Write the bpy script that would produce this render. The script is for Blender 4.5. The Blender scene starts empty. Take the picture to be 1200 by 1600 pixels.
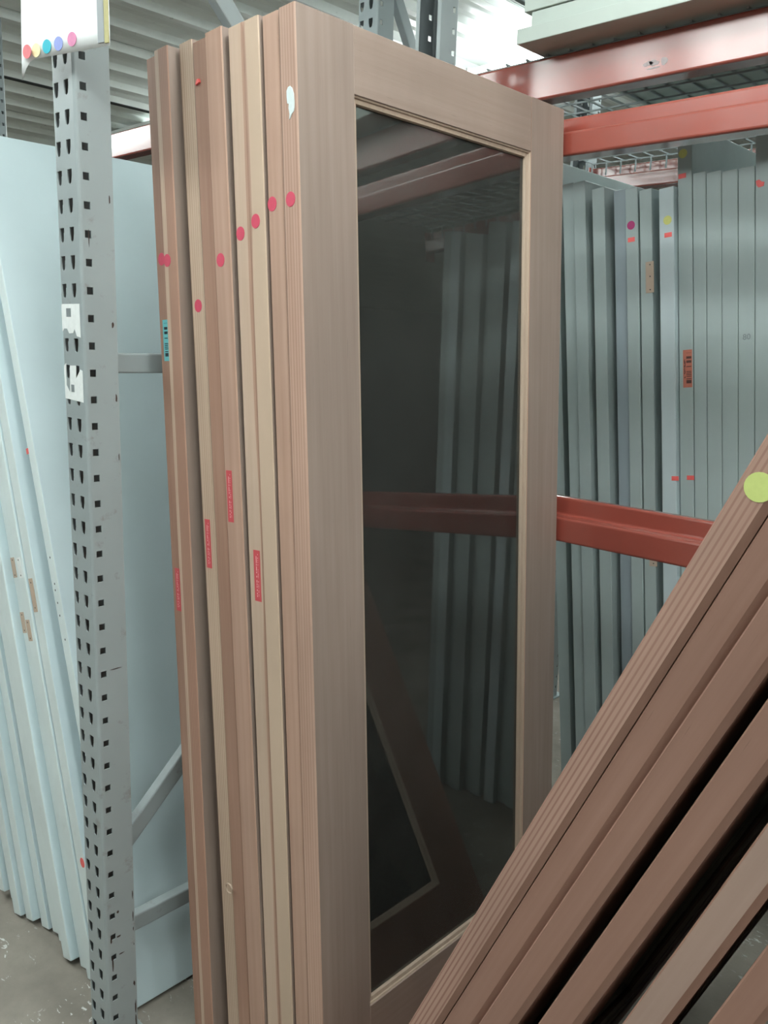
import bpy, bmesh, math, random
from mathutils import Matrix, Vector
random.seed(7)
S = bpy.context.scene
COL = S.collection

# ------------------------------------------------------------------ camera, world, exposure
cam_d = bpy.data.cameras.new('camera'); cam = bpy.data.objects.new('camera', cam_d); COL.objects.link(cam)
cam_d.sensor_fit = 'VERTICAL'; cam_d.sensor_height = 36.0; cam_d.lens = 1330.0 / 1600.0 * 36.0
cam_d.clip_start = 0.02; cam_d.clip_end = 100
right = Vector((0.72550610, 0.68751942, 0.03095087))
down = Vector((0.15692782, -0.12147556, -0.98011089))
fwd = Vector((-0.67008549, 0.71593347, -0.19602218))
m = Matrix.Identity(4)
for r in range(3):
    m[r][0] = right[r]; m[r][1] = -down[r]; m[r][2] = -fwd[r]
m[2][3] = 1.6
cam.matrix_world = m
S.camera = cam

W = bpy.data.worlds.new('world'); S.world = W; W.use_nodes = True
W.node_tree.nodes['Background'].inputs[0].default_value = (0.5, 0.55, 0.55, 1)
W.node_tree.nodes['Background'].inputs[1].default_value = 0.15
S.view_settings.view_transform = 'Standard'; S.view_settings.look = 'None'
S.view_settings.gamma = 1; S.view_settings.use_curve_mapping = False
S.view_settings.exposure = 0.0
LAMP_POWER = 19.0
S.cycles.max_bounces = 6; S.cycles.diffuse_bounces = 4; S.cycles.glossy_bounces = 4; S.cycles.transparent_max_bounces = 11
S.cycles.caustics_reflective = False; S.cycles.caustics_refractive = False
LAMP_COLOR = (0.93, 1.0, 0.985, 1)

# ------------------------------------------------------------------ material helpers
def new_mat(name):
    mt = bpy.data.materials.new(name); mt.use_nodes = True
    nt = mt.node_tree
    return mt, nt, nt.nodes, nt.links, nt.nodes['Principled BSDF']

def noise(N, L, vec, scale, detail=3, rough=.55, dist=0.0):
    n = N.new('ShaderNodeTexNoise'); n.inputs['Scale'].default_value = scale
    n.inputs['Detail'].default_value = detail; n.inputs['Roughness'].default_value = rough
    n.inputs['Distortion'].default_value = dist
    L.new(vec, n.inputs['Vector']); return n.outputs[0]

def mapping(N, L, src, scale, loc=(0, 0, 0)):
    mp = N.new('ShaderNodeMapping'); mp.inputs['Scale'].default_value = scale; mp.inputs['Location'].default_value = loc
    L.new(src, mp.inputs['Vector']); return mp.outputs[0]

def ramp(N, L, fac, stops):
    r = N.new('ShaderNodeValToRGB'); L.new(fac, r.inputs[0])
    e = r.color_ramp.elements
    while len(e) < len(stops): e.new(.5)
    for i, (p, c) in enumerate(stops):
        e[i].position = p; e[i].color = (c, c, c, 1) if not hasattr(c, '__len__') else (*c[:3], 1)
    return r.outputs[0]

def mix(N, L, fac, a, b, mode='MIX'):
    x = N.new('ShaderNodeMix'); x.data_type = 'RGBA'; x.blend_type = mode
    for sock, v in ((x.inputs[0], fac), (x.inputs[6], a), (x.inputs[7], b)):
        if hasattr(v, 'is_linked'): L.new(v, sock)
        elif hasattr(v, '__len__'): sock.default_value = (*v[:3], 1)
        else: sock.default_value = v
    return x.outputs[2]

def math_(N, L, op, a, b=0.0, c=None):
    x = N.new('ShaderNodeMath'); x.operation = op
    for sock, v in zip(x.inputs, (a, b) if c is None else (a, b, c)):
        if hasattr(v, 'is_linked'): L.new(v, sock)
        else: sock.default_value = v
    return x.outputs[0]

def bump(N, L, P, h, strength, dist=.002):
    b = N.new('ShaderNodeBump'); b.inputs['Strength'].default_value = strength; b.inputs['Distance'].default_value = dist
    L.new(h, b.inputs['Height']); L.new(b.outputs[0], P.inputs['Normal'])

def wood(name, c1, c2, lines=0.0, pitch=.0065, line_col=None, split=None, c3=None, seed=0, rough=.6, along='z'):
    """redwood / fir: long fibres along local z (height); optional growth lines; optional sapwood split across the edge"""
    mt, nt, N, L, P = new_mat(name)
    tc = N.new('ShaderNodeTexCoord'); o = tc.outputs['Object']
    A_ = (lambda a, b: (a, a, b)) if along == 'z' else (lambda a, b: (a, b, a))
    col = mix(N, L, ramp(N, L, noise(N, L, mapping(N, L, o, A_(75, 2.0), (seed, seed * 2, 0)), 1.0, 5), [(.3, 0), (.72, 1)]), c1, c2)
    tick = ramp(N, L, noise(N, L, mapping(N, L, o, A_(420, 16), (seed, 5, 1)), 1.0, 2), [(.70, 0), (.76, .35)])
    col = mix(N, L, tick, col, tuple(v * .5 for v in c1))
    if split is not None:
        sx = N.new('ShaderNodeSeparateXYZ'); L.new(o, sx.inputs[0])
        wob = noise(N, L, mapping(N, L, o, (2, 2, 1.3), (seed, 0, seed)), 1.0, 2)
        x = math_(N, L, 'ADD', sx.outputs[0], math_(N, L, 'MULTIPLY', math_(N, L, 'SUBTRACT', wob, .5), .03))
        f = math_(N, L, 'MULTIPLY', math_(N, L, 'SUBTRACT', x, split), 700.0)
        cl = N.new('ShaderNodeClamp'); L.new(f, cl.inputs[0])
        col = mix(N, L, cl.outputs[0], col, c3)
    h = noise(N, L, mapping(N, L, o, A_(300, 9)), 1.0, 3)
    if lines > 0:
        w = N.new('ShaderNodeTexWave'); w.wave_type = 'BANDS'; w.bands_direction = 'X'
        w.inputs['Scale'].default_value = .314 / pitch; w.inputs['Distortion'].default_value = 5.0
        w.inputs['Detail'].default_value = 2; w.inputs['Detail Scale'].default_value = .35
        L.new(mapping(N, L, o, (1, .35, .03), (seed * .01, 0, seed)), w.inputs['Vector'])
        amp = ramp(N, L, noise(N, L, mapping(N, L, o, (6, 6, .9), (seed, 3, seed * 2)), 1.0, 2), [(.35, lines * .25), (.65, lines)])
        fac = math_(N, L, 'MULTIPLY', ramp(N, L, w.outputs[1], [(.55, 0), (.9, 1)]), amp)
        col = mix(N, L, fac, col, line_col or tuple(v * .55 for v in c2))
    # hand soiling and slight patchy fading
    st = ramp(N, L, noise(N, L, mapping(N, L, o, (5, 5, 1.6), (seed * 3, 1, 2)), 1.0, 4), [(.3, .86), (.7, 1.06)])
    col = mix(N, L, 1.0, col, st, 'MULTIPLY')
    L.new(col, P.inputs['Base Color'])
    P.inputs['Roughness'].default_value = rough
    bump(N, L, P, h, .18, .001)
    return mt

def paint(name, c, rough=.45, var=.06, dirt=0.0, dirt_col=(.25, .2, .15), bumpy=.05, metal=0.0, spec=.5):
    mt, nt, N, L, P = new_mat(name)
    tc = N.new('ShaderNodeTexCoord'); o = tc.outputs['Object']
    v = ramp(N, L, noise(N, L, o, 4.0, 5), [(.3, 1 - var), (.7, 1 + var * .5)])
    col = mix(N, L, 1.0, c, v, 'MULTIPLY')
    if dirt > 0:
        d = math_(N, L, 'MULTIPLY', ramp(N, L, noise(N, L, o, 22.0, 6, .65), [(.60, 0), (.72, 1)]), dirt)
        col = mix(N, L, d, col, dirt_col)
    L.new(col, P.inputs['Base Color'])
    L.new(ramp(N, L, noise(N, L, o, 15.0, 3), [(.3, rough * .85), (.7, min(1, rough * 1.2))]), P.inputs['Roughness'])
    P.inputs['Metallic'].default_value = metal
    P.inputs['Specular IOR Level'].default_value = spec
    if bumpy: bump(N, L, P, noise(N, L, o, 60.0, 3), bumpy, .002)
    return mt

def flat(name, c, rough=.5):
    mt, nt, N, L, P = new_mat(name)
    tc = N.new('ShaderNodeTexCoord')
    v = ramp(N, L, noise(N, L, tc.outputs['Object'], 90.0, 3), [(.3, .94), (.7, 1.03)])
    L.new(mix(N, L, 1.0, c, v, 'MULTIPLY'), P.inputs['Base Color'])
    P.inputs['Roughness'].default_value = rough
    return mt

def barcode_mat(name, c, ink, bar_lo, bar_hi, txt_lo, txt_hi, xscale=1.0, step=.0016):
    """printed sticker: bars across its length (local z) in one column, a run of small digits in another"""
    mt, nt, N, L, P = new_mat(name)
    tc = N.new('ShaderNodeTexCoord'); sx = N.new('ShaderNodeSeparateXYZ'); L.new(tc.outputs['Generated'], sx.inputs[0])
    gz, gx = sx.outputs[2], sx.outputs[0]
    wn = N.new('ShaderNodeTexWhiteNoise'); wn.noise_dimensions = '1D'
    L.new(math_(N, L, 'FLOOR', math_(N, L, 'MULTIPLY', gz, 46.0)), wn.inputs['W'])
    bars = math_(N, L, 'GREATER_THAN', wn.outputs[0], .52)
    inb = math_(N, L, 'MULTIPLY', math_(N, L, 'GREATER_THAN', gx, bar_lo), math_(N, L, 'LESS_THAN', gx, bar_hi))
    inz = math_(N, L, 'MULTIPLY', math_(N, L, 'GREATER_THAN', gz, .09), math_(N, L, 'LESS_THAN', gz, .92))
    wn2 = N.new('ShaderNodeTexWhiteNoise'); wn2.noise_dimensions = '2D'
    cv = N.new('ShaderNodeCombineXYZ')
    L.new(math_(N, L, 'FLOOR', math_(N, L, 'MULTIPLY', gz, 40.0)), cv.inputs[0])
    L.new(math_(N, L, 'FLOOR', math_(N, L, 'MULTIPLY', gx, 16.0)), cv.inputs[1]); L.new(cv.outputs[0], wn2.inputs['Vector'])
    dig = math_(N, L, 'GREATER_THAN', wn2.outputs[0], .5)
    int_ = math_(N, L, 'MULTIPLY', math_(N, L, 'GREATER_THAN', gx, txt_lo), math_(N, L, 'LESS_THAN', gx, txt_hi))
    inz2 = math_(N, L, 'MULTIPLY', math_(N, L, 'GREATER_THAN', gz, .25), math_(N, L, 'LESS_THAN', gz, .75))
    f = math_(N, L, 'ADD', math_(N, L, 'MULTIPLY', math_(N, L, 'MULTIPLY', bars, inb), inz),
              math_(N, L, 'MULTIPLY', math_(N, L, 'MULTIPLY', dig, int_), inz2))
    L.new(mix(N, L, f, c, ink), P.inputs['Base Color']); P.inputs['Roughness'].default_value = .4
    return mt

def fineprint_mat(name, c, ink):
    mt, nt, N, L, P = new_mat(name)
    tc = N.new('ShaderNodeTexCoord'); sx = N.new('ShaderNodeSeparateXYZ'); L.new(tc.outputs['Generated'], sx.inputs[0])
    gz, gx = sx.outputs[2], sx.outputs[0]
    f = None
    for lo, hi, n, th in ((.36, .46, 60, .42), (.62, .70, 80, .55)):
        wn = N.new('ShaderNodeTexWhiteNoise'); wn.noise_dimensions = '1D'
        L.new(math_(N, L, 'ADD', math_(N, L, 'FLOOR', math_(N, L, 'MULTIPLY', gz, float(n))), lo * 77), wn.inputs['W'])
        a = math_(N, L, 'MULTIPLY', math_(N, L, 'GREATER_THAN', gx, lo), math_(N, L, 'LESS_THAN', gx, hi))
        a = math_(N, L, 'MULTIPLY', a, math_(N, L, 'GREATER_THAN', wn.outputs[0], th))
        f = a if f is None else math_(N, L, 'ADD', f, a)
    z = math_(N, L, 'MULTIPLY', math_(N, L, 'GREATER_THAN', gz, .07), math_(N, L, 'LESS_THAN', gz, .93))
    L.new(mix(N, L, math_(N, L, 'MULTIPLY', f, z), c, ink), P.inputs['Base Color']); P.inputs['Roughness'].default_value = .4
    return mt

def glass_mat():
    mt = bpy.data.materials.new('door_glass'); mt.use_nodes = True
    nt = mt.node_tree; N = nt.nodes; L = nt.links; N.clear()
    out = N.new('ShaderNodeOutputMaterial'); mx = N.new('ShaderNodeMixShader')
    tr = N.new('ShaderNodeBsdfTransparent'); tr.inputs[0].default_value = (.90, .92, .905, 1)
    gl = N.new('ShaderNodeBsdfGlossy'); gl.inputs['Color'].default_value = (.92, .97, .95, 1)
    tc = N.new('ShaderNodeTexCoord')
    L.new(ramp(N, L, noise(N, L, tc.outputs['Object'], 6.0, 4), [(.35, .012), (.75, .05)]), gl.inputs['Roughness'])
    fr = N.new('ShaderNodeFresnel'); fr.inputs['IOR'].default_value = 1.9
    L.new(fr.outputs[0], mx.inputs[0]); L.new(tr.outputs[0], mx.inputs[1]); L.new(gl.outputs[0], mx.inputs[2])
    df = N.new('ShaderNodeBsdfDiffuse'); df.inputs[0].default_value = (.55, .56, .52, 1)
    m2 = N.new('ShaderNodeMixShader')   # dusty film
    L.new(ramp(N, L, noise(N, L, tc.outputs['Object'], 3.0, 5, .6), [(.3, .038), (.75, .062)]), m2.inputs[0])
    L.new(mx.outputs[0], m2.inputs[1]); L.new(df.outputs[0], m2.inputs[2])
    L.new(m2.outputs[0], out.inputs[0])
    return mt

def emit_mat(name, c, s):
    mt = bpy.data.materials.new(name); mt.use_nodes = True
    nt = mt.node_tree; N = nt.nodes; N.clear()
    out = N.new('ShaderNodeOutputMaterial'); e = N.new('ShaderNodeEmission')
    e.inputs[0].default_value = c; e.inputs[1].default_value = s
    nt.links.new(e.outputs[0], out.inputs[0]); return mt

# ------------------------------------------------------------------ mesh helpers
def link_mesh(name, me, mat, parent=None):
    ob = bpy.data.objects.new(name, me); COL.objects.link(ob)
    if mat is not None:
        for mm in (mat if isinstance(mat, (list, tuple)) else [mat]): me.materials.append(mm)
    if parent is not None: ob.parent = parent
    return ob

def from_bm(name, bm, mat, parent=None, smooth=False):
    bmesh.ops.recalc_face_normals(bm, faces=bm.faces)
    me = bpy.data.meshes.new(name); bm.to_mesh(me); bm.free()
    if smooth:
        for p in me.polygons: p.use_smooth = True
    return link_mesh(name, me, mat, parent)

def add_box(bm, lo, hi, bev=0.0, seg=2):
    vs = [bm.verts.new((x, y, z)) for x in (lo[0], hi[0]) for y in (lo[1], hi[1]) for z in (lo[2], hi[2])]
    fs = [(0, 1, 3, 2), (4, 6, 7, 5), (0, 4, 5, 1), (2, 3, 7, 6), (0, 2, 6, 4), (1, 5, 7, 3)]
    faces = [bm.faces.new([vs[i] for i in f]) for f in fs]
    if bev > 0:
        es = list({e for f in faces for e in f.edges})
        bmesh.ops.bevel(bm, geom=es, offset=bev, segments=seg, profile=.5, affect='EDGES')

def box(name, lo, hi, mat, parent=None, bev=0.0, seg=2):
    bm = bmesh.new(); add_box(bm, lo, hi, bev, seg); return from_bm(name, bm, mat, parent)

def extrude(name, prof, a, b, axis, mat, parent=None, bev=0.0):
    """closed profile polygon extruded along an axis. axis X: prof=(y,z); axis Y: prof=(x,z)"""
    bm = bmesh.new()
    f3 = (lambda p, t: (t, p[0], p[1])) if axis == 'X' else (lambda p, t: (p[0], t, p[1])) if axis == 'Y' else (lambda p, t: (p[0], p[1], t))
    A = [bm.verts.new(f3(p, a)) for p in prof]; B = [bm.verts.new(f3(p, b)) for p in prof]
    n = len(prof); es = []
    for i in range(n):
        bm.faces.new((A[i], A[(i + 1) % n], B[(i + 1) % n], B[i]))
    bm.faces.new(A); bm.faces.new(B[::-1])
    if bev:
        bm.edges.ensure_lookup_table()
        es = [e for e in bm.edges if abs((e.verts[0].co - e.verts[1].co).length - abs(b - a)) < 1e-6]
        bmesh.ops.bevel(bm, geom=es, offset=bev, segments=3, profile=.5, affect='EDGES')
    ob = from_bm(name, bm, mat, parent)
    return ob

def disc(name, c, rx, rz, mat, parent, t=.0006, n=24):
    """round sticker on a face that looks along -y, centre c = (x, y_surface, z)"""
    bm = bmesh.new()
    A = [bm.verts.new((c[0] + rx * math.cos(2 * math.pi * i / n), c[1] - t, c[2] + rz * math.sin(2 * math.pi * i / n))) for i in range(n)]
    B = [bm.verts.new((v.co.x, c[1] + .0002, v.co.z)) for v in A]
    bm.faces.new(A); bm.faces.new(B[::-1])
    for i in range(n): bm.faces.new((A[i], A[(i + 1) % n], B[(i + 1) % n], B[i]))
    return from_bm(name, bm, mat, parent)

def blob(name, pts, y, mat, parent, t=.001):
    """irregular flat patch (polygon pts = (x,z)) on a face that looks along -y"""
    bm = bmesh.new()
    A = [bm.verts.new((p[0], y - t, p[1])) for p in pts]; B = [bm.verts.new((p[0], y + .0002, p[1])) for p in pts]
    n = len(pts)
    bm.faces.new(A); bm.faces.new(B[::-1])
    for i in range(n): bm.faces.new((A[i], A[(i + 1) % n], B[(i + 1) % n], B[i]))
    return from_bm(name, bm, mat, parent)

def thing(name, label, cat, loc=(0, 0, 0), rot=(0, 0, 0), group=None):
    o = bpy.data.objects.new(name, None); COL.objects.link(o); o.empty_display_size = .05
    o.location = loc; o.rotation_euler = rot; o['label'] = label; o['category'] = cat; o['kind'] = 'thing'
    if group: o['group'] = group
    return o

def tag(o, label, cat, group=None):
    o['label'] = label; o['category'] = cat; o['kind'] = 'thing'
    if group: o['group'] = group
    return o

def struct(o): o['kind'] = 'structure'; return o

def lab(o, s): o['label'] = s; return o

# ------------------------------------------------------------------ materials
M = {}
M['concrete'] = None
def concrete():
    mt, nt, N, L, P = new_mat('worn_concrete')
    tc = N.new('ShaderNodeTexCoord'); o = tc.outputs['Object']
    col = mix(N, L, ramp(N, L, noise(N, L, o, 3.0, 6, .6), [(.3, 0), (.7, 1)]), (.15, .132, .108), (.30, .268, .23))
    col = mix(N, L, math_(N, L, 'MULTIPLY', ramp(N, L, noise(N, L, o, 55.0, 5, .7), [(.55, 0), (.75, 1)]), .4), col, (.17, .15, .13))
    sc = ramp(N, L, noise(N, L, mapping(N, L, o, (30, 60, 1)), 1.0, 2, .5, 1.5), [(.64, 0), (.70, 1)])
    msk = ramp(N, L, noise(N, L, o, 5.0, 2), [(.42, 0), (.58, 1)])
    col = mix(N, L, math_(N, L, 'MULTIPLY', math_(N, L, 'MULTIPLY', sc, msk), .75), col, (.72, .72, .70))
    L.new(col, P.inputs['Base Color']); P.inputs['Roughness'].default_value = .7
    bump(N, L, P, noise(N, L, o, 80.0, 4), .15, .003)
    return mt
M['concrete'] = concrete()
M['roof'] = paint('galvanised_roof', (.82, .88, .85), .32, .10, metal=.05, bumpy=.03)
M['wall'] = paint('metal_wall', (.58, .60, .59), .6, .08)
M['dark'] = paint('dark_gap', (.03, .035, .035), .7)
M['shade_in'] = paint('post_inside_painted_shade', (.13, .15, .155), .6, .2)  # dark tone painted inside the posts, standing in for shade behind the holes
M['rack'] = paint('rack_grey_paint', (.315, .355, .36), .38, .08, dirt=.5, dirt_col=(.17, .135, .11), bumpy=.04)
M['rack2'] = paint('rack_grey_clean', (.34, .39, .40), .33, .06, bumpy=.03)
M['red'] = paint('rack_red_enamel', (.30, .066, .047), .22, .10, dirt=.25, dirt_col=(.2, .07, .055), bumpy=.05, spec=.7)
_p = M['red'].node_tree.nodes['Principled BSDF']; _p.inputs['Coat Weight'].default_value = 1.0; _p.inputs['Coat Roughness'].default_value = .16
M['white_door'] = paint('white_primer', (.58, .69, .72), .45, .05)
M['white_edge'] = paint('white_primer_edge', (.68, .76, .76), .5, .10, dirt=.18, dirt_col=(.48, .48, .44))
M['grey_door'] = paint('grey_primer', (.38, .445, .44), .5, .09, dirt=.25, dirt_col=(.33, .37, .36))
M['grey_door_b'] = paint('grey_primer_pale', (.50, .575, .595), .5, .06)
M['grey_door_c'] = paint('blue_grey_primer', (.30, .355, .385), .5, .06)
M['flat_door'] = paint('pale_green_primer', (.50, .56, .515), .5, .05)
M['bare'] = paint('bare_wood', (.52, .40, .31), .6, .12)
M['glass'] = glass_mat()
M['seal'] = paint('black_spacer', (.03, .03, .03), .5)
M['pink'] = flat('pink_dot', (.62, .075, .13)); M['red_st'] = fineprint_mat('red_fineprint', (.60, .085, .10), (.85, .50, .50))
M['teal'] = barcode_mat('teal_barcode', (.16, .52, .55), (.012, .02, .03), .20, .72, .76, .97)
M['salmon_bc'] = barcode_mat('salmon_barcode', (.50, .17, .12), (.10, .045, .04), .36, .92, .10, .26)
M['orange'] = flat('fluorescent_orange', (.85, .14, .13)); M['magenta'] = flat('magenta_dot', (.45, .03, .17))
M['yellow'] = flat('yellow_dot', (.64, .64, .20)); M['lime'] = flat('lime_dot', (.58, .66, .22))
M['paper'] = flat('label_paper', (.80, .83, .82)); M['plaster'] = flat('white_filler', (.66, .74, .74), .7)
M['ink'] = flat('faded_ink', (.22, .25, .26))
M['lampwhite'] = paint('lamp_housing', (.7, .7, .7), .4)
M['tube'] = emit_mat('fluorescent_tube', LAMP_COLOR, LAMP_POWER)

# ------------------------------------------------------------------ the building
struct(box('floor', (-14, -7, -.2), (7, 13, 0), M['concrete']))
struct(box('wall_back', (-14, 13, 0), (7, 13.2, 3.3), M['wall']))
struct(box('wall_front', (-14, -7.2, 0), (7, -7, 3.3), M['wall']))
struct(box('wall_left', (-14.2, -7, 0), (-14, 13, 3.3), M['wall']))
struct(box('wall_right', (7, -7, 0), (7.2, 13, 3.3), M['wall']))
ceil = thing('ceiling', '', ''); del ceil['label']; del ceil['category']; struct(ceil)
CZ = 3.10
def roof_panel_mesh(w=.96, pitch=.32):
    pts = []
    for i in range(3):
        x = i * pitch
        pts += [(x, 0), (x + .055, 0), (x + .075, -.006), (x + .095, 0), (x + .140, 0), (x + .160, -.006), (x + .180, 0),
                (x + .225, 0), (x + .245, -.032), (x + .285, -.032), (x + .305, 0)]
    pts.append((w, 0))
    bm = bmesh.new()
    A = [bm.verts.new((p[0], -7, p[1])) for p in pts]; B = [bm.verts.new((p[0], 13, p[1])) for p in pts]
    A2 = [bm.verts.new((p[0], -7, p[1] + .002)) for p in pts]; B2 = [bm.verts.new((p[0], 13, p[1] + .002)) for p in pts]
    for i in range(len(pts) - 1):
        bm.faces.new((A[i], B[i], B[i + 1], A[i + 1])); bm.faces.new((A2[i], A2[i + 1], B2[i + 1], B2[i]))
    n = len(pts) - 1
    bm.faces.new((A[0], A2[0], B2[0], B[0])); bm.faces.new((A[n], B[n], B2[n], A2[n]))
    me = bpy.data.meshes.new('roof_panel'); bm.to_mesh(me); bm.free(); return me
rp = roof_panel_mesh(); rp.materials.append(M['roof'])
x = -14.0
while x < 7:
    o = bpy.data.objects.new('roof_panel', rp); COL.objects.link(o); o.parent = ceil; o.location = (x, 0, CZ + (.004 if int(round(x / .96)) % 2 else 0)); x += .96
struct(box('trim_1', (-5.44, -7, CZ - .034), (-5.40, 13, CZ + .02), M['dark']))
struct(extrude('trim_2', [(3.46, CZ - .16), (3.52, CZ - .16), (3.52, CZ - .035), (3.46, CZ - .035)], -9.5, -5.3, 'X', M['roof'], bev=.004))
struct(box('roof_backing', (-14.2, -7.2, CZ + .05), (7.2, 13.2, CZ + .2), M['wall'])).name = 'trim_3'

def fixture(x0, x1, y, z, label):
    """wraparound fluorescent: white spine, acrylic wrap lens glowing down and sideways"""
    t = thing('fluorescent_light', label, 'light', (x0, y, z), group='wraparound fluorescent lights')
    L_ = x1 - x0
    extrude('housing', [(-.04, .072), (.04, .072), (.03, .11), (-.03, .11)], .004, L_ - .004, 'X', M['lampwhite'], t)
    extrude('lens', [(-.10, 0), (.10, 0), (.135, .03), (.13, .07), (-.13, .07), (-.135, .03)], .012, L_ - .012, 'X', M['tube'], t)
    for e in (.0, L_ - .012): extrude('end_cap', [(-.10, -.002), (.10, -.002), (.137, .03), (.132, .08), (-.132, .08), (-.137, .03)], e, e + .012, 'X', M['lampwhite'], t)
    for e in (.3, L_ - .3): box('hanger', (e, -.01, .11), (e + .02, .01, CZ - z - .03), M['lampwhite'], t)
fixture(-2.30, .10, -.20, 2.92, 'fluorescent light over the aisle above the leaning doors')
fixture(-5.10, -2.68, -.20, 2.92, 'fluorescent light over the aisle left of the steel post')
fixture(.9, 3.3, -.20, 2.92, 'fluorescent light over the aisle at far right')
fixture(-.95, 1.45, .95, 2.92, 'fluorescent light hung above the redwood doors')
fixture(-7.6, -5.2, .75, 2.92, 'fluorescent light hung above the far left rack bay')
fixture(-3.0, -.6, 3.85, 2.92, 'fluorescent light behind the upper red beam')
fixture(-5.6, -3.2, 3.85, 2.92, 'added unseen fluorescent light over the next aisle, brightening the ceiling')  # extra fixture added out of view to brighten the ceiling at left
fixture(-3.0, -.6, -4.2, 2.92, 'fluorescent light over the aisle behind the viewer')

# ------------------------------------------------------------------ racking
PITCH = .0508
SLOT = [(0, -.0140), (.0052, -.0112), (.0082, .001), (.0086, .0128), (0, .0132), (-.0086, .0128), (-.0082, .001), (-.0052, -.0112)]
SQ = [(0, -.0068), (.0062, -.0068), (.0062, 0), (.0062, .0068), (0, .0068), (-.0062, .0068), (-.0062, 0), (-.0062, -.0068)]
def post_mesh(name, w, d, z0, z1, hz, slots=(.017, .055), full_holes=True, lip=.012, r=.006, t=.0022, hole_off=.017):
    """open C column; slotted face on local y=0 looking to -y, opening towards +y"""
    bm = bmesh.new(); inner_faces = []
    segs = []
    def seg(p, q, holes): segs.append((Vector((*p, 0)), Vector((*q, 0)), holes))
    seg((lip, d), (0, d), None)
    seg((0, d), (0, r), ('sq', [d - r - (hole_off - r)]))
    for i in range(3):
        a0 = math.pi + i * math.pi / 6; a1 = a0 + math.pi / 6
        seg((r + r * math.cos(a0), r + r * math.sin(a0)), (r + r * math.cos(a1), r + r * math.sin(a1)), None)
    seg((r, 0), (w - r, 0), ('slot', [s - r for s in slots]))
    for i in range(3):
        a0 = 1.5 * math.pi + i * math.pi / 6; a1 = a0 + math.pi / 6
        seg((w - r + r * math.cos(a0), r + r * math.sin(a0)), (w - r + r * math.cos(a1), r + r * math.sin(a1)), None)
    seg((w, r), (w, d), ('sq', [hole_off - r]))
    seg((w, d), (w - lip, d), None)
    up = Vector((0, 0, 1))
    for p, q, holes in segs:
        ln = (q - p).length; du = (q - p) / ln; nrm = Vector((du.y, -du.x, 0))
        P = lambda u, z, k=0: bm.verts.new(p + du * u + up * z - nrm * (t * k))
        def quadpair(u0, u1, za, zb):
            a = [P(u0, za), P(u1, za), P(u1, zb), P(u0, zb)]; bm.faces.new(a)
            b = [P(u0, za, 1), P(u0, zb, 1), P(u1, zb, 1), P(u1, za, 1)]; inner_faces.append(bm.faces.new(b))
        if not holes:
            quadpair(0, ln, z0, z1); continue
        kind, us = holes; shp = SLOT if kind == 'slot' else SQ; half = .0105
        cols = []; u = 0
        for c in sorted(us):
            quadpair(u, c - half, z0, z1); cols.append(c); u = c + half
        quadpair(u, ln, z0, z1)
        for c in cols:
            k0 = math.ceil((z0 + .03 - hz) / PITCH); zc = hz + k0 * PITCH
            quadpair(c - half, c + half, z0, zc - PITCH / 2)
            while zc + PITCH / 2 < z1:
                zl, zh = zc - PITCH / 2, zc + PITCH / 2
                outer = [(c, zl), (c + half, zl), (c + half, zc), (c + half, zh), (c, zh), (c - half, zh), (c - half, zc), (c - half, zl)]
                inner = [(c + s[0], zc + s[1]) for s in shp]
                O = [P(*o) for o in outer]; I = [P(*o) for o in inner]; O2 = [P(*o, 1) for o in outer]; I2 = [P(*o, 1) for o in inner]
                for i in range(8):
                    j = (i + 1) % 8
                    bm.faces.new((O[i], O[j], I[j], I[i])); inner_faces.append(bm.faces.new((O2[j], O2[i], I2[i], I2[j]))); bm.faces.new((I[i], I[j], I2[j], I2[i]))
                zc += PITCH
            quadpair(c - half, c + half, zc - PITCH / 2, z1)
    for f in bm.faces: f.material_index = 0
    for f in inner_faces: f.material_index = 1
    bmesh.ops.remove_doubles(bm, verts=bm.verts, dist=1e-5)
    me = bpy.data.meshes.new(name); bm.to_mesh(me); bm.free(); return me

def channel(name, p, q, h, wx, mat, parent):
    """brace of rectangular channel in the frame plane (local x = 0), running p->q in (y,z)"""
    a = Vector((0, *p)); b = Vector((0, *q)); d = (b - a).normalized(); n = Vector((0, -d.z, d.y))
    bm = bmesh.new(); vs = []
    for P in (a, b):
        for sx, sn in ((-1, -1), (1, -1), (1, 1), (-1, 1)): vs.append(bm.verts.new(P + Vector((sx * wx / 2, 0, 0)) + n * (sn * h / 2)))
    for f in ((0, 1, 2, 3), (7, 6, 5, 4), (0, 4, 5, 1), (1, 5, 6, 2), (2, 6, 7, 3), (3, 7, 4, 0)): bm.faces.new([vs[i] for i in f])
    bmesh.ops.bevel(bm, geom=list(bm.edges), offset=.0035, segments=2, profile=.5, affect='EDGES')
    return from_bm(name, bm, mat, parent)

def frame(x0, y0, depth, z1, label, mat, hz, post_w=.084, post_d=.070, braces=(), z0=0.0, base=True, slots=(.017, .055)):
    """upright frame: front column at y0 (slots to the aisle) and rear column, joined by braces. x0 = left side"""
    t = thing('upright_frame', label, 'rack frame', (x0, y0, 0))
    me = post_mesh('post', post_w, post_d, z0 + .004, z1, hz, slots)
    a = link_mesh('post', me, [mat, M['shade_in']], t)
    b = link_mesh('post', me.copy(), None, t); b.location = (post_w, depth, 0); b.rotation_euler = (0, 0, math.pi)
    for kind, p, q in braces:
        c = channel(kind, p, q, .040, .026, mat, t); c.location.x = .020
    if base:
        for yy in (0, depth - post_d):
            pl = box('base_plate', (-.015, yy - .012, 0), (post_w + .015, yy + post_d + .034, .006), mat, t, .0015)
            if yy == 0: a_pl = pl
    return t

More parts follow.
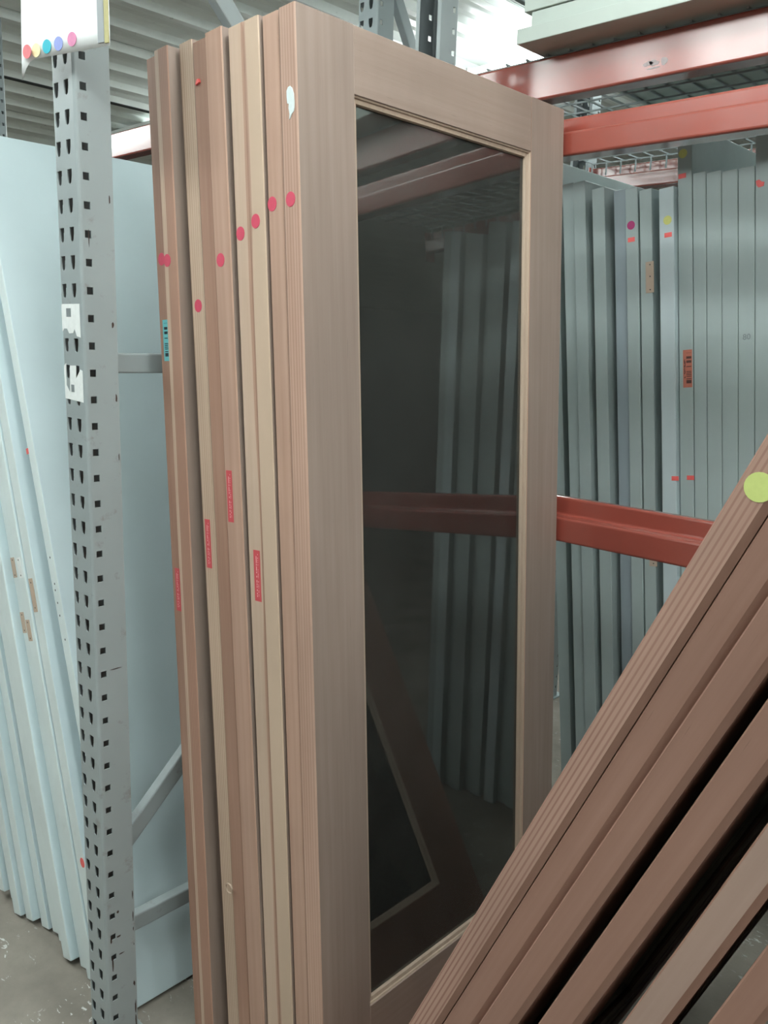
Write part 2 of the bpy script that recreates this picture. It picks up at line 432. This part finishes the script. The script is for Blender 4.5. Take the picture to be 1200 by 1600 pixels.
DEP = 1.064
fa = frame(-1.616, .796, DEP, 3.0, 'nearest grey steel rack frame with tall slotted post left of the redwood doors', M['rack'], .0,
      braces=[('horizontal_brace', (.066, .267), (DEP - .066, .267)), ('diagonal_brace', (.066, .46), (DEP - .066, 1.335)),
              ('horizontal_brace', (.066, 1.541), (DEP - .066, 1.541)), ('diagonal_brace', (DEP - .066, 1.65), (.066, 2.58)),
              ('horizontal_brace', (.066, 2.78), (DEP - .066, 2.78))])
# torn paper labels stuck on the near post's slotted face
lp = blob('torn_label', [(.003, 1.652), (.074, 1.652), (.074, 1.590), (.060, 1.592), (.052, 1.606), (.046, 1.598), (.030, 1.597), (.022, 1.606), (.010, 1.606), (.003, 1.600)], 0.0, M['paper'], fa, .0006)
lab(lp, 'torn white paper label'); blob('print_mark', [(.022, 1.644), (.040, 1.644), (.040, 1.628), (.022, 1.628)], -.0006, M['ink'], lp, .0003)
lp = blob('torn_label', [(.003, 1.535), (.012, 1.540), (.010, 1.498), (.024, 1.484), (.028, 1.536), (.052, 1.537), (.050, 1.512), (.068, 1.530), (.076, 1.528), (.076, 1.468), (.004, 1.472)], 0.0, M['paper'], fa, .0006)
lab(lp, 'torn white paper label'); blob('print_mark', [(.030, 1.500), (.042, 1.500), (.042, 1.486), (.030, 1.486)], -.0006, M['ink'], lp, .0003)

frame(-4.32, .796, DEP, 3.0, 'distant grey rack frame at the left picture edge', M['rack2'], .0,
      braces=[('horizontal_brace', (.066, .267), (DEP - .066, .267)), ('diagonal_brace', (.066, .46), (DEP - .066, 1.335)), ('horizontal_brace', (.066, 1.541), (DEP - .066, 1.541))])
DEPB = 1.32
frame(-2.032, 1.985, DEPB, 3.0, 'grey rack frame rising behind the top rail of the glass door', M['rack2'], .0,
      braces=[('horizontal_brace', (.066, .267), (DEPB - .066, .267)), ('diagonal_brace', (.066, .46), (DEPB - .066, 1.335)),
              ('horizontal_brace', (.066, 1.541), (DEPB - .066, 1.541)), ('diagonal_brace', (.066, 2.78), (.62, 1.9)), ('horizontal_brace', (.066, 2.85), (DEPB - .066, 2.85))])
def pix(x, y, Y):
    d = right * (x - 600) + down * (y - 800) + fwd * 1330.0
    return Vector((0, 0, 1.6)) + d * (Y / d.y)
def rust(pts_yz, x, parent, mat):
    bm = bmesh.new()
    A = [bm.verts.new((x + .0004, p[0], p[1])) for p in pts_yz]; B = [bm.verts.new((x - .0002, p[0], p[1])) for p in pts_yz]
    n = len(A); bm.faces.new(A); bm.faces.new(B[::-1])
    for i in range(n): bm.faces.new((A[i], A[(i + 1) % n], B[(i + 1) % n], B[i]))
    return lab(from_bm('rust_chip', bm, mat, parent), 'dark chipped and rusted spot')
M['rust'] = flat('rust', (.055, .032, .026), .8)
def ragged(cy, cz, ry, rz, n=9): return [(cy + ry * random.uniform(.55, 1.1) * math.cos(2 * math.pi * i / n), cz + rz * random.uniform(.5, 1.1) * math.sin(2 * math.pi * i / n)) for i in range(n)]
for cy, cz, ry, rz in ((.062, 1.845, .002, .010), (.061, 1.615, .003, .009), (.064, 1.475, .0022, .011), (.066, 1.36, .0012, .008), (.066, .385, .0015, .012), (.066, .33, .0012, .016),
                       (.066, .30, .001, .006), (.066, .262, .001, .005), (.064, .163, .003, .008), (.066, .10, .002, .020), (.066, .062, .002, .02), (.018, 1.772, .0012, .016), (.03, .30, .007, .002), (.035, .255, .008, .0015), (.045, .92, .016, .0012), (.014, .24, .002, .02), (.012, .30, .002, .012), (.030, .36, .004, .004)):
    rust(ragged(cy, cz, ry, rz), .084, fa, M['rust'])

def beam(label, x0, x1, yf, z0, z1, step, face=-1):
    """step beam. yf = y of its aisle-side face. step=True: stepped side looks to -y"""
    t = thing('shelf_beam', label, 'beam', (x0, yf, z0))
    h = z1 - z0; d = .062
    if step: prof = [(0, 0), (d, 0), (d, h), (.036, h), (.036, h * .58), (0, h * .58)]
    else: prof = [(0, 0), (d, 0), (d, h * .58), (d - .036, h * .58), (d - .036, h), (0, h)]
    extrude('beam_body', prof, .004, x1 - x0 - .004, 'X', M['red'], t, .006)
    for xx in (0, x1 - x0 - .004):
        box('end_connector', (xx, -.003 if not step else 0, -.04), (xx + .004, d, h - .002), M['red'], t)
    return t
beam('red step beam high behind the glass door, just below the flat doors', -1.530, .90, 1.798, 2.034, 2.126, True)
beam('red step beam at mid height crossing behind the leaning doors', -1.530, .90, 1.798, 1.128, 1.234, True)
tb = beam('shiny red shelf beam carrying the flat grey doors', -1.946, .49, 1.998, 2.230, 2.330, False)
M['chip'] = flat('bare_primer_chip', (.42, .36, .36))
for cx, cy, rx, rz in ((1012, 100, .018, .006), (1022, 98, .016, .008), (1022, 106, .022, .004), (1038, 94, .010, .011)):
    p = pix(cx, cy, 1.998); q = [(p.x + 1.946 + a, p.z - 2.230 + b) for a, b in ragged(0, 0, rx, rz)]
    lab(blob('paint_chip', q, 0, M['chip'], tb, .0006), 'chipped paint')
beam('white glaring red beam seen between post and redwood doors', -4.47, -2.034, 1.998, 2.335, 2.435, False)
beam('dark red rear shelf beam beyond the tops of the grey doors', -1.946, .49, 3.238, 2.228, 2.326, True)
wdk = thing('wire_deck', 'wire mesh shelf deck glimpsed between the two upper red beams', 'shelf deck', (-1.94, 2.0, 2.3355))
bm = bmesh.new()
for i in range(38): add_box(bm, (.01 + i * .064, .004, .0), (.015 + i * .064, 1.27, .005)); add_box(bm, (.01 + i * .064, 1.232, -.05), (.015 + i * .064, 1.237, .0))
from_bm('lengthwise_wire', bm, M['rack2'], wdk)
bm = bmesh.new()
for i in range(13): add_box(bm, (.01, .01 + i * .102, -.005), (2.40, .015 + i * .102, .0))
from_bm('cross_wire', bm, M['rack2'], wdk)
for o in wdk.children: o['kind'] = 'stuff'

# ------------------------------------------------------------------ redwood glass doors
EDGE = {
 'plain': wood('redwood_salmon', (.42, .255, .19), (.50, .325, .25), seed=1),
 'brown': wood('redwood_brown', (.34, .185, .13), (.42, .25, .185), seed=2),
 'tan': wood('redwood_tan', (.53, .38, .285), (.58, .43, .335), split=.034, c3=(.43, .26, .19), seed=3),
 'tan2': wood('redwood_tan_streak', (.43, .265, .195), (.47, .30, .225), split=.0015, c3=(.56, .415, .31), seed=4),
 'lined': wood('redwood_lined', (.46, .29, .22), (.52, .345, .27), lines=.65, pitch=.0068, line_col=(.29, .135, .095), seed=5),
 'paleline': wood('fir_pale_lined', (.53, .385, .285), (.59, .44, .335), lines=.7, pitch=.0066, line_col=(.34, .205, .145), seed=6),
 'halfline': wood('redwood_half_lined', (.55, .40, .30), (.59, .44, .335), lines=.6, pitch=.006, line_col=(.30, .14, .10), split=.012, c3=(.41, .235, .17), seed=7),
 'face': wood('redwood_greyer_face', (.305, .225, .187), (.355, .268, .226), seed=8),  # faces and rails get a greyer, darker tone than the edges
 'rail': wood('redwood_greyer_rail', (.305, .222, .182), (.355, .264, .22), seed=18, along='y'),
 'bead': wood('redwood_bead', (.44, .33, .25), (.52, .40, .31), seed=9),
 'diagline': wood('redwood_leaning_lined', (.40, .24, .185), (.44, .275, .215), lines=.95, pitch=.0068, line_col=(.22, .095, .07), seed=11),
 'diag': wood('redwood_leaning', (.28, .15, .108), (.32, .18, .135), seed=12),
 'diag2': wood('redwood_leaning_light', (.345, .23, .185), (.39, .27, .22), seed=13),
}
DW, DH = .806, 2.132
def glass_door(label, loc, theta, t, w, h, edge, group, x_from=0.0, panes=1, bev=.0018, face_mat=None, cham=(.0018, .0018)):
    """stile and rail door with one full pane; local x thickness, y width, z height"""
    root = thing('glass_door', label, 'door', loc, (0, theta, 0), group)
    a, b = x_from, x_from + t
    sw, tr, br = .131, .113, .262
    em = EDGE[edge]; fm = EDGE[face_mat or 'face']
    def stile(y0, y1):
        bm = bmesh.new(); c = bev
        if y0 == 0: prof = [(a, c), (a + c, 0), (b - cham[0], 0), (b, cham[1]), (b, y1), (a, y1)]
        else: prof = [(a, y0), (b, y0), (b, y1 - c), (b - c, y1), (a + c, y1), (a, y1 - c)]
        A = [bm.verts.new((p[0], p[1], 0)) for p in prof]; B = [bm.verts.new((p[0], p[1], h)) for p in prof]; n = len(prof)
        for i in range(n): bm.faces.new((A[i], A[(i + 1) % n], B[(i + 1) % n], B[i]))
        bm.faces.new(A[::-1]); bm.faces.new(B)
        bmesh.ops.recalc_face_normals(bm, faces=bm.faces); bm.normal_update()
        for f in bm.faces: f.material_index = 1 if abs(f.normal.x) > .9 or (cham[0] > .004 and abs(f.normal.x) > .2) else 0
        return from_bm('stile', bm, [em, fm], root)
    stile(0, sw); stile(w - sw, w)
    g = .0004
    rm = fm if face_mat else EDGE['rail']
    box('top_rail', (a, sw + g, h - tr), (b, w - sw - g, h), rm, root, .0012, 1)
    box('bottom_rail', (a, sw + g, 0), (b, w - sw - g, br), rm, root, .0012, 1)
    # glazing beads: stepped moulding on both faces
    y0, y1, z0, z1 = sw, w - sw, br, h - tr
    for side in (0, 1):
        def pr(u, dpt):  # u into the opening, dpt below the face
            return u, (a + dpt if side == 0 else b - dpt)
        prof = [(0, .002), (.003, .0035), (.004, .006), (.011, .0075), (.0125, .011), (.0125, t / 2 - .0065), (0, t / 2 - .0065)]
        for nm, fn, s0, s1 in (('v', lambda u, s: (y0 + u, s), z0, z1), ('v', lambda u, s: (y1 - u, s), z0, z1),
                               ('h', lambda u, s: (s, z0 + u), y0, y1), ('h', lambda u, s: (s, z1 - u), y0, y1)):
            bm = bmesh.new(); A = []; B = []
            for u, dp in prof:
                xx = a + dp if side == 0 else b - dp
                ya, za = fn(u, s0 + u); yb, zb = fn(u, s1 - u)   # mitred ends
                A.append(bm.verts.new((xx, ya, za))); B.append(bm.verts.new((xx, yb, zb)))
            n = len(prof)
            for i in range(n): bm.faces.new((A[i], A[(i + 1) % n], B[(i + 1) % n], B[i]))
            bm.faces.new(A); bm.faces.new(B[::-1])
            from_bm('glazing_bead', bm, EDGE['bead'], root)
    mid = (a + b) / 2
    for s in ((-1, 1) if panes == 2 else (0,)):
        box('glass_pane', (mid + s * .0045 - .0015, y0 + .0005, z0 + .0005), (mid + s * .0045 + .0015, y1 - .0005, z1 - .0005), M['glass'], root)
    if panes != 2: return root
    bm = bmesh.new()
    for lo, hi in (((y0 + .001, z0 + .001), (y0 + .016, z1 - .001)), ((y1 - .016, z0 + .001), (y1 - .001, z1 - .001)),
                   ((y0 + .016, z0 + .001), (y1 - .016, z0 + .016)), ((y0 + .016, z1 - .016), (y1 - .016, z1 - .001))):
        add_box(bm, (mid - .0028, lo[0], lo[1]), (mid + .0028, hi[0], hi[1]))
    from_bm('pane_spacer', bm, M['seal'], root)
    return root

UP = 'upright redwood glass doors standing in the rack'
T = .0410
TT = {4: .0495, 7: .0455, 3: .0420}
# (left x at z=.55, k lean, near y, height, edge, label)
DD = [
 (-1.0895, .0610, .976, 2.132, 'lined', 'foremost redwood door with the full glass pane in view and a white filler smear'),
 (-1.1340, .0620, .979, 2.130, 'plain', 'salmon redwood door edge directly behind the foremost glass door'),
 (-1.1785, .0625, .974, 2.131, 'tan2', 'pale tan door edge, third from the glass front, pink dot level with its neighbour'),
 (-1.2230, .0630, .976, 2.130, 'tan', 'pale tan door edge with a pink dot above a long red fine-print sticker'),
 (-1.2775, .0670, .970, 2.133, 'plain', 'pinkish brown door edge with red fine-print sticker highest of the four'),
 (-1.3275, .0660, .977, 2.128, 'brown', 'plain brown door edge without dots, with a small orange tab near its top'),
 (-1.3735, .0670, .980, 2.136, 'paleline', 'pale door edge with dark growth lines and the lowest pink dot'),
 (-1.4475, .0565, .962, 2.130, 'halfline', 'second door edge from the steel post, half pale and half red grained'),
 (-1.4940, .0565, .974, 2.126, 'brown', 'redwood door edge nearest the steel post, with the teal barcode sticker'),
]
DOORS = []
for xl, k, y, h, e, lb in DD:
    th = math.atan(k)
    DOORS.append((glass_door(lb, (xl + k * .55, y, 0), -th, TT.get(len(DOORS), T), DW, h, e, UP, panes=1 if DOORS else 2), th, xl, k, y))
def dloc(i, X, Z):
    """world X,Z on the near edge of upright door i -> its local x,z"""
    root, th, xl, k, y = DOORS[i]
    dx = X - root.location.x
    return dx * math.cos(th) + Z * math.sin(th), -dx * math.sin(th) + Z * math.cos(th)
for i, X, Z in ((0, -1.150, 1.829), (1, -1.202, 1.826), (2, -1.241, 1.800), (3, -1.287, 1.782), (4, -1.339, 1.738), (6, -1.426, 1.657), (7, -1.503, 1.743), (8, -1.542, 1.748)):
    lx, lz = dloc(i, X, Z); lab(disc('dot_sticker', (lx, 0, lz), .0118, .0122, M['pink'], DOORS[i][0]), 'round pink dot sticker')
for i, X, z0, z1, wd_ in ((4, -1.3135, 1.250, 1.350, .0085), (6, -1.4, 1.139, 1.239, .0085), (8, -1.503, 1.024, 1.117, .0085), (3, -1.2365, 1.108, 1.207, .0095)):
    lx, lz = dloc(i, X, (z0 + z1) / 2); hh = (z1 - z0) / 2
    lab(box('warning_sticker', (lx - wd_, -.0006, lz - hh), (lx + wd_, .0002, lz + hh), M['red_st'], DOORS[i][0]), 'long red sticker with fine white print')
lx, lz = dloc(8, -1.529, 1.589)
lab(box('barcode_sticker', (lx - .0115, -.0006, lz - .041), (lx + .0115, .0002, lz + .041), M['teal'], DOORS[8][0]), 'teal barcode sticker')
lx, lz = dloc(0, -1.151, 1.980)
lab(blob('filler_smear', [(lx + a * .00098, lz - b * .00098) for a, b in ((-10, -20), (-6, -25), (-1, -26), (4, -22), (8, -12), (9, 0), (8.5, 10), (7, 15), (2, 18), (-3, 25), (-5, 26), (-4, 18), (-6, 8), (-5, 1), (-9, 0), (-10, -10))], 0, M['plaster'], DOORS[0][0]), 'white filler smear')
lx, lz = dloc(5, -1.412, 2.053)
lab(blob('paper_tab', [(lx - .006, lz - .003), (lx + .006, lz), (lx + .0045, lz + .006), (lx - .001, lz + .006)], 0, M['orange'], DOORS[5][0], .004), 'small orange tab')

# heavily leaning redwood doors in the foreground
LE = 'redwood doors leaning steeply to the right in the foreground'
EE = [ # floor x of left face line, lean deg, near y, edge, label
 (-.988, 24.2, .880, 'diagline', 'steeply leaning redwood door with bold growth lines and a lime dot sticker'),
 (-.9415, 24.2, .884, 'diag', 'leaning brown door tucked right under the boldly grained one'),
 (-.895, 24.2, .880, 'diag', 'third leaning brown door, just above the first dark gap'),
 (-.8185, 23.6, .882, 'diag', 'fourth leaning brown door, between the two dark gaps'),
 (-.7120, 22.2, .884, 'diag2', 'paler leaning door below the wide dark gap'),
 (-.6200, 21.2, .880, 'diag', 'leaning brown door at the lower right corner'),
 (-.5150, 19.8, .884, 'diag', 'last leaning brown door cut by the right bottom corner'),
]
TE = .0412
LDOORS = []
for xf, deg, y, e, lb in EE:
    th = math.radians(deg); xr = xf + TE / math.cos(th)
    r_ = glass_door(lb, (xr, y, 0), th, TE, DW, 2.03, e, LE, x_from=-TE, bev=.002, face_mat='diag', cham=(.0085, .005))
    LDOORS.append((r_, th, xr, y))
def eloc(i, X, Z):
    r_, th, xr, y = LDOORS[i]; dx = X - xr
    return dx * math.cos(th) - Z * math.sin(th), dx * math.sin(th) + Z * math.cos(th)
lab(disc('dot_sticker', (-.020, 0, 1.600), .0155, .0155, M['lime'], LDOORS[0][0]), 'round lime dot sticker')
# grey tape patches on the pane of the fifth leaning door
for i, y0, z0, z1 in ((4, .20, .62, .78), (4, .24, .84, .93)):
    lab(box('tape_patch', (-TE / 2 + .0062, y0, z0), (-TE / 2 + .0068, y0 + .05, z1), M['ink'], LDOORS[i][0]), 'grey tape patch')

# ------------------------------------------------------------------ slab doors
def slab_door(label, loc, theta, t, w, h, mats, group, name='slab_door', bev=.002, x_from=0.0):
    root = thing(name, label, 'door', loc, (0, theta, 0), group)
    bm = bmesh.new(); add_box(bm, (x_from, 0, 0), (x_from + t, w, h), bev, 2); bm.normal_update()
    for f in bm.faces: f.material_index = 1 if f.normal.y < -.9 else 0
    from_bm('leaf', bm, mats, root)
    return root
def sl(root, nm, x, z, hx, hz, mat, lb=None, t=.0006):
    o = box(nm, (x - hx, -t, z - hz), (x + hx, .0002, z + hz), mat, root)
    if lb: lab(o, lb)
    return o

# grey primed doors at the back: left x at z=1.88, width, near y, top z, materials
GR = 'grey primed slab doors in the rear rack'
KG = .112; thg = math.atan(KG)
GG = [
 ('z', -1.612, .043, 2.47, 2.18, 'grey_door', 'tall grey door whose broad face rises behind the shorter grey doors'),
 ('a', -1.5225, .0405, 2.425, 2.10, 'grey_door', 'grey door edge just right of the glass door stile'),
 ('b', -1.477, .0425, 2.412, 2.099, 'grey_door', 'second grey door edge right of the glass door stile'),
 ('c', -1.413, .0425, 2.415, 2.075, 'grey_door', 'third grey door edge right of the glass door stile'),
 ('d', -1.3480, .0400, 2.430, 2.066, 'grey_door_c', 'bluish darker door edge set back among the grey doors'),
 ('e', -1.3047, .0395, 2.42, 2.066, 'grey_door', 'grey door edge with a magenta dot over an orange tag'),
 ('f', -1.2595, .0385, 2.42, 2.058, 'grey_door', 'grey door edge with bare wooden hinge plates'),
 ('g', -1.189, .0445, 2.40, 2.053, 'grey_door_b', 'pale bluish door edge with a yellow dot at face height, right of the dark gap'),
 ('h', -1.1416, .042, 2.42, 2.222, 'grey_door', 'tall grey door edge with a salmon barcode sticker'),
 ('i', -1.0974, .0375, 2.42, 2.089, 'grey_door', 'scuffed grey door edge just right of the tall barcoded door'),
 ('j', -1.0585, .042, 2.42, 2.086, 'grey_door', 'grey door edge, second right of the tall barcoded door'),
 ('k', -1.0154, .044, 2.42, 2.085, 'grey_door', 'grey door edge, third right of the tall barcoded door'),
 ('l', -.970, .044, 2.42, 2.088, 'grey_door', 'grey door edge, fourth right of the tall barcoded door'),
 ('m', -.9245, .046, 2.42, 2.222, 'grey_door', 'tall grey door edge at the right picture edge with a torn orange tag'),
 ('n', -.876, .044, 2.42, 2.09, 'grey_door', 'rightmost grey door edge beside the tall one with the torn orange tag'),
]
GD = {}
for key, xl, tt, y, top, mm, lb in GG:
    r_ = slab_door(lb, (xl + KG * 1.88, y, 0), -thg, tt * math.cos(thg), .76 if key not in 'zh' else .91, top / math.cos(thg), [M[mm], M[mm]], GR)
    GD[key] = (r_, y)
C0 = Vector((0, 0, 1.6))
def gpix(key, x, y):
    """sight line through an observed point -> local (x, z) on the near edge of a grey door"""
    r_, yy = GD[key]
    d = right * (x - 600) + down * (y - 800) + fwd * 1330.0
    p = C0 + d * (yy / d.y); dx = p.x - r_.location.x
    return dx * math.cos(thg) + p.z * math.sin(thg), -dx * math.sin(thg) + p.z * math.cos(thg)
for key, x, y, mat_, nm in (('e', 986, 352, 'magenta', 'magenta'), ('g', 1043, 344, 'yellow', 'yellow'), ('h', 1067, 240, 'yellow', 'yellow')):
    lx, lz = gpix(key, x, y); lab(disc('dot_sticker', (lx, 0, lz), .0125, .0125, M[mat_], GD[key][0]), 'round %s dot sticker' % nm)
for key, x, y in (('e', 986.5, 374.5), ('g', 1044, 367), ('h', 1066, 275), ('g', 1055, 747.5), ('h', 1079, 746.5)):
    lx, lz = gpix(key, x, y); sl(GD[key][0], 'price_tag', lx, lz, .011, .0065, M['orange'], 'small fluorescent orange tag')
lx, lz = gpix('m', 1185, 287); lx = max(lx, .0135)
lab(blob('price_tag', [(lx + a * .0017, lz + b * .0017) for a, b in ((-7, 5), (-2, 6), (2, 2), (6, 1), (5, -5), (-3, -6), (-6, -2))], 0, M['orange'], GD['m'][0]), 'torn orange tag')
lx, lz = gpix('h', 1074.5, 576); sl(GD['h'][0], 'barcode_sticker', lx, lz, .0135, .054, M['salmon_bc'], 'salmon barcode sticker')
for x, y, hz in ((1010, 434, .045), (1018, 862, .045)):
    lx, lz = gpix('f', x, y); pl = sl(GD['f'][0], 'hinge_plate', .030, lz, .0125, hz, M['bare'], 'bare wood hinge plate', .0012)
    for q in (-.8, 0.05, .8): disc('screw_hole', (.031, -.0012, lz + q * hz), .002, .002, M['dark'], pl, .0002, 8)

# the same row goes on to the right (it shows mirrored in the glass)
xx = -.829
for i in range(12):
    slab_door('grey door farther along the rear row, seen only mirrored in the glass', (xx + KG * 1.88, 2.42 + (i * 7 % 5) * .008, 0), -thg, .0425, .76, (2.07 + (i * 5 % 4) * .012), [M['grey_door'], M['grey_door' if i % 5 else 'grey_door_b']], GR)
    xx += .0455 + (.03 if i % 6 == 5 else 0)

# pencil mark on one grey door
cu = bpy.data.curves.new('pencil_mark', 'FONT'); cu.body = '80'; cu.size = .022; cu.extrude = .0001
to = bpy.data.objects.new('tmp', cu); COL.objects.link(to)
me = bpy.data.meshes.new_from_object(to.evaluated_get(bpy.context.evaluated_depsgraph_get())); bpy.data.objects.remove(to)
pm = link_mesh('pencil_mark', me, M['ink'], GD['l'][0]); lx, lz = gpix('l', 1187, 524)
pm.rotation_euler = (math.pi / 2, 0, 0); pm.location = (.012, -.0006, lz - .008); lab(pm, 'pencilled number 80')

# white primed doors at the left
WH = 'white primed doors leaning at the left'
ks = .297; ths = math.atan(ks)
sw_ = slab_door('broad white slab door face behind the steel post', (-1.650, .905, 0), -ths, .036, .81, 2.145, [M['white_door'], M['white_edge']], WH)
for z in (1.062, 1.0, .985, .955, .925, .868): disc('screw_hole', (.018 + random.uniform(-.004, .004), 0, z * 1.04), .0022, .0028, M['dark'], sw_, .0003, 8)
def wpix(root, th, yy, x, y):
    d = right * (x - 600) + down * (y - 800) + fwd * 1330.0
    p = C0 + d * (yy / d.y); dx = p.x - root.location.x
    return dx * math.cos(th) + p.z * math.sin(th), -dx * math.sin(th) + p.z * math.cos(th)
lx, lz = wpix(sw_, ths, .905, 43, 705); sl(sw_, 'price_tag', lx, lz, .006, .007, M['orange'], 'small square orange tag')
kw = .283; thw = math.atan(kw); tw = .0445
wl = [
 'white door edge with a low red dot and one tall mortise, next to the slab', 'white door edge with a white hinge blank, second from the broad slab',
 'white door edge with two short bare mortises, third from the broad slab', 'plain white door edge, fourth from the broad white slab',
 'plain white door edge, fifth from the broad white slab', 'plain white door edge, sixth from the broad white slab',
 'plain white door edge, seventh from the broad white slab', 'plain white door edge, eighth from the broad white slab', 'plain white door edge, ninth from the broad white slab',
 'plain white door edge, tenth from the broad white slab', 'leftmost white door edge at the picture border']
WD = []
ys = [.884, .880, .890, .868, .884, .892, .888, .868, .858, .872, .860]
xr = -1.702
for i, lb in enumerate(wl):
    xl = xr - tw / math.cos(thw)
    hh = 2.03 - .012 * (i % 3)
    zlift = (0, .0, .0, .008, .02, .012, 0, .006, 0, .012, .02)[i]
    WD.append((slab_door(lb, (xl, ys[i], zlift), -thw, tw, .76, hh, [M['white_door'], M['white_edge']], WH, bev=.004 if i % 2 else .002), ys[i]))
    xr = xl - (.004, .007, .004, .008, .008, .010, .006, .007, .006, .009, 0)[i]
def mort(i, x, y, hz, mat='bare', lb='routed hinge mortise in bare wood'):
    r_, yy = WD[i]; lx, lz = wpix(r_, thw, yy, x, y)
    o = sl(r_, 'hinge_mortise', min(max(lx, .014), tw - .014), lz, .011, hz, M[mat], lb, .0008)
    for q in (-.75, .75): disc('screw_hole', (min(max(lx, .014), tw - .014), -.0008, lz + q * hz), .0022, .0022, M['dark'], o, .0002, 8)
mort(0, 52, 930, .042); mort(1, 44, 985, .027); mort(2, 32, 973, .027); mort(1, 31, 887, .026, 'paper', 'white metal hinge blank'); mort(2, 15, 888, .026)
r_, yy = WD[0]; lx, lz = wpix(r_, thw, yy, 129, 1348); lab(disc('dot_sticker', (min(max(lx, .012), tw - .012), 0, lz), .0105, .0125, M['orange'], r_), 'round red dot sticker')

# flat grey doors on the upper shelf
FL = 'grey doors lying flat on the upper shelf'
for i, (x0, y0, z, lb) in enumerate((( -1.378, 1.904, 2.342, 'lowest flat grey door resting on the shiny red beam'),
        (-1.345, 1.917, 2.3785, 'middle flat grey door of the stack above the red beam'),
        (-1.365, 1.912, 2.4155, 'top flat grey door cut off by the upper picture edge'))):
    r_ = thing('flat_door', lb, 'door', (x0, y0, z), group=FL)
    box('leaf', (0, 0, 0), (2.03, .81, .0355), M['flat_door'], r_, .002)

# ------------------------------------------------------------------ hanging price-code sign
sg = thing('paper_sign', 'white paper sign in a clear sleeve with five coloured dots', 'sign', (-1.41, .800, 2.072), (0, 0, math.atan2(-.2619, -.9651)))
# local +x runs to the left end of the sheet; local z up
mt, nt, N, L, P = new_mat('sign_paper')
P.inputs['Base Color'].default_value = (.86, .88, .88, 1); P.inputs['Roughness'].default_value = .4
SP = mt
bm = bmesh.new(); nx, nz = 24, 10; Wd, Hg = .210, .27
grid = [[None] * (nz + 1) for _ in range(nx + 1)]
for i in range(nx + 1):
    for j in range(nz + 1):
        u = i / nx; v = j / nz
        curl = max(0, u - .86) / .14
        yy = -.006 * curl ** 2 * (1 - v * .5)
        zz = v * Hg - (1 - v) ** 3 * (.034 * curl ** 2.5)
        xx = u * Wd - .022 * curl ** 2 * (v) * .6
        grid[i][j] = bm.verts.new((xx, -yy, zz))
for i in range(nx):
    for j in range(nz): bm.faces.new((grid[i][j], grid[i + 1][j], grid[i + 1][j + 1], grid[i][j + 1]))
sh = from_bm('sheet', bm, SP, sg, True)
so = sh.modifiers.new('thick', 'SOLIDIFY'); so.thickness = .0006
fy = .0022
def sdot(u, w, c, fy=fy):
    bm = bmesh.new(); n = 24
    A = [bm.verts.new((u + .0105 * math.cos(2 * math.pi * k / n), fy, w + .0115 * math.sin(2 * math.pi * k / n))) for k in range(n)]
    B = [bm.verts.new((v.co.x, fy - .0008, v.co.z)) for v in A]
    bm.faces.new(A); bm.faces.new(B[::-1])
    for k in range(n): bm.faces.new((A[k], A[(k + 1) % n], B[(k + 1) % n], B[k]))
    nm = 'sign_dot'; return from_bm(nm, bm, flat('sign_dot_ink', c), sg)
lab(sdot(.087, .020, (.62, .22, .38)), 'pink dot'); lab(sdot(.120, .017, (.26, .31, .62)), 'periwinkle dot'); lab(sdot(.149, .016, (.03, .42, .53)), 'teal dot')
lab(sdot(.176, .013, (.80, .70, .42)), 'pale yellow dot'); lab(sdot(.192, .011, (.66, .18, .2), .0085), 'red dot')
lab(box('sleeve_edge', (.001, -.001, .004), (.010, .003, .27), flat('aged_tape', (.42, .38, .18)), sg, .0005), 'yellowed sleeve edge')
lab(box('magnetic_strip', (.011, -.001, .006), (.026, .0025, .27), paint('sleeve_strip', (.33, .35, .36), .3), sg, .0005), 'grey magnetic strip')
box('hook', (.10, -.0235, .262), (.12, .002, .270), M['rack2'], sg)

# thin wood shaving hanging on a door edge
bm = bmesh.new(); prev = None; n = 16
for k in range(n + 1):
    a = .3 + 5.3 * k / n; rr = .0105
    c = Vector((rr * math.cos(a), 0, rr * .95 * math.sin(a)))
    row = [bm.verts.new((c.x * s, dy, c.z * s)) for s in (1.0, 1.1) for dy in (-.0015, .0015)]
    if prev:
        for q in ((0, 1), (1, 3), (3, 2), (2, 0)): bm.faces.new((prev[q[0]], prev[q[1]], row[q[1]], row[q[0]]))
    prev = row
ws = from_bm('wood_shaving', bm, M['bare']); ws.location = (-1.318, .966, .458)
tag(ws, 'thin curled wood shaving clinging low on the redwood door edges', 'wood shaving')
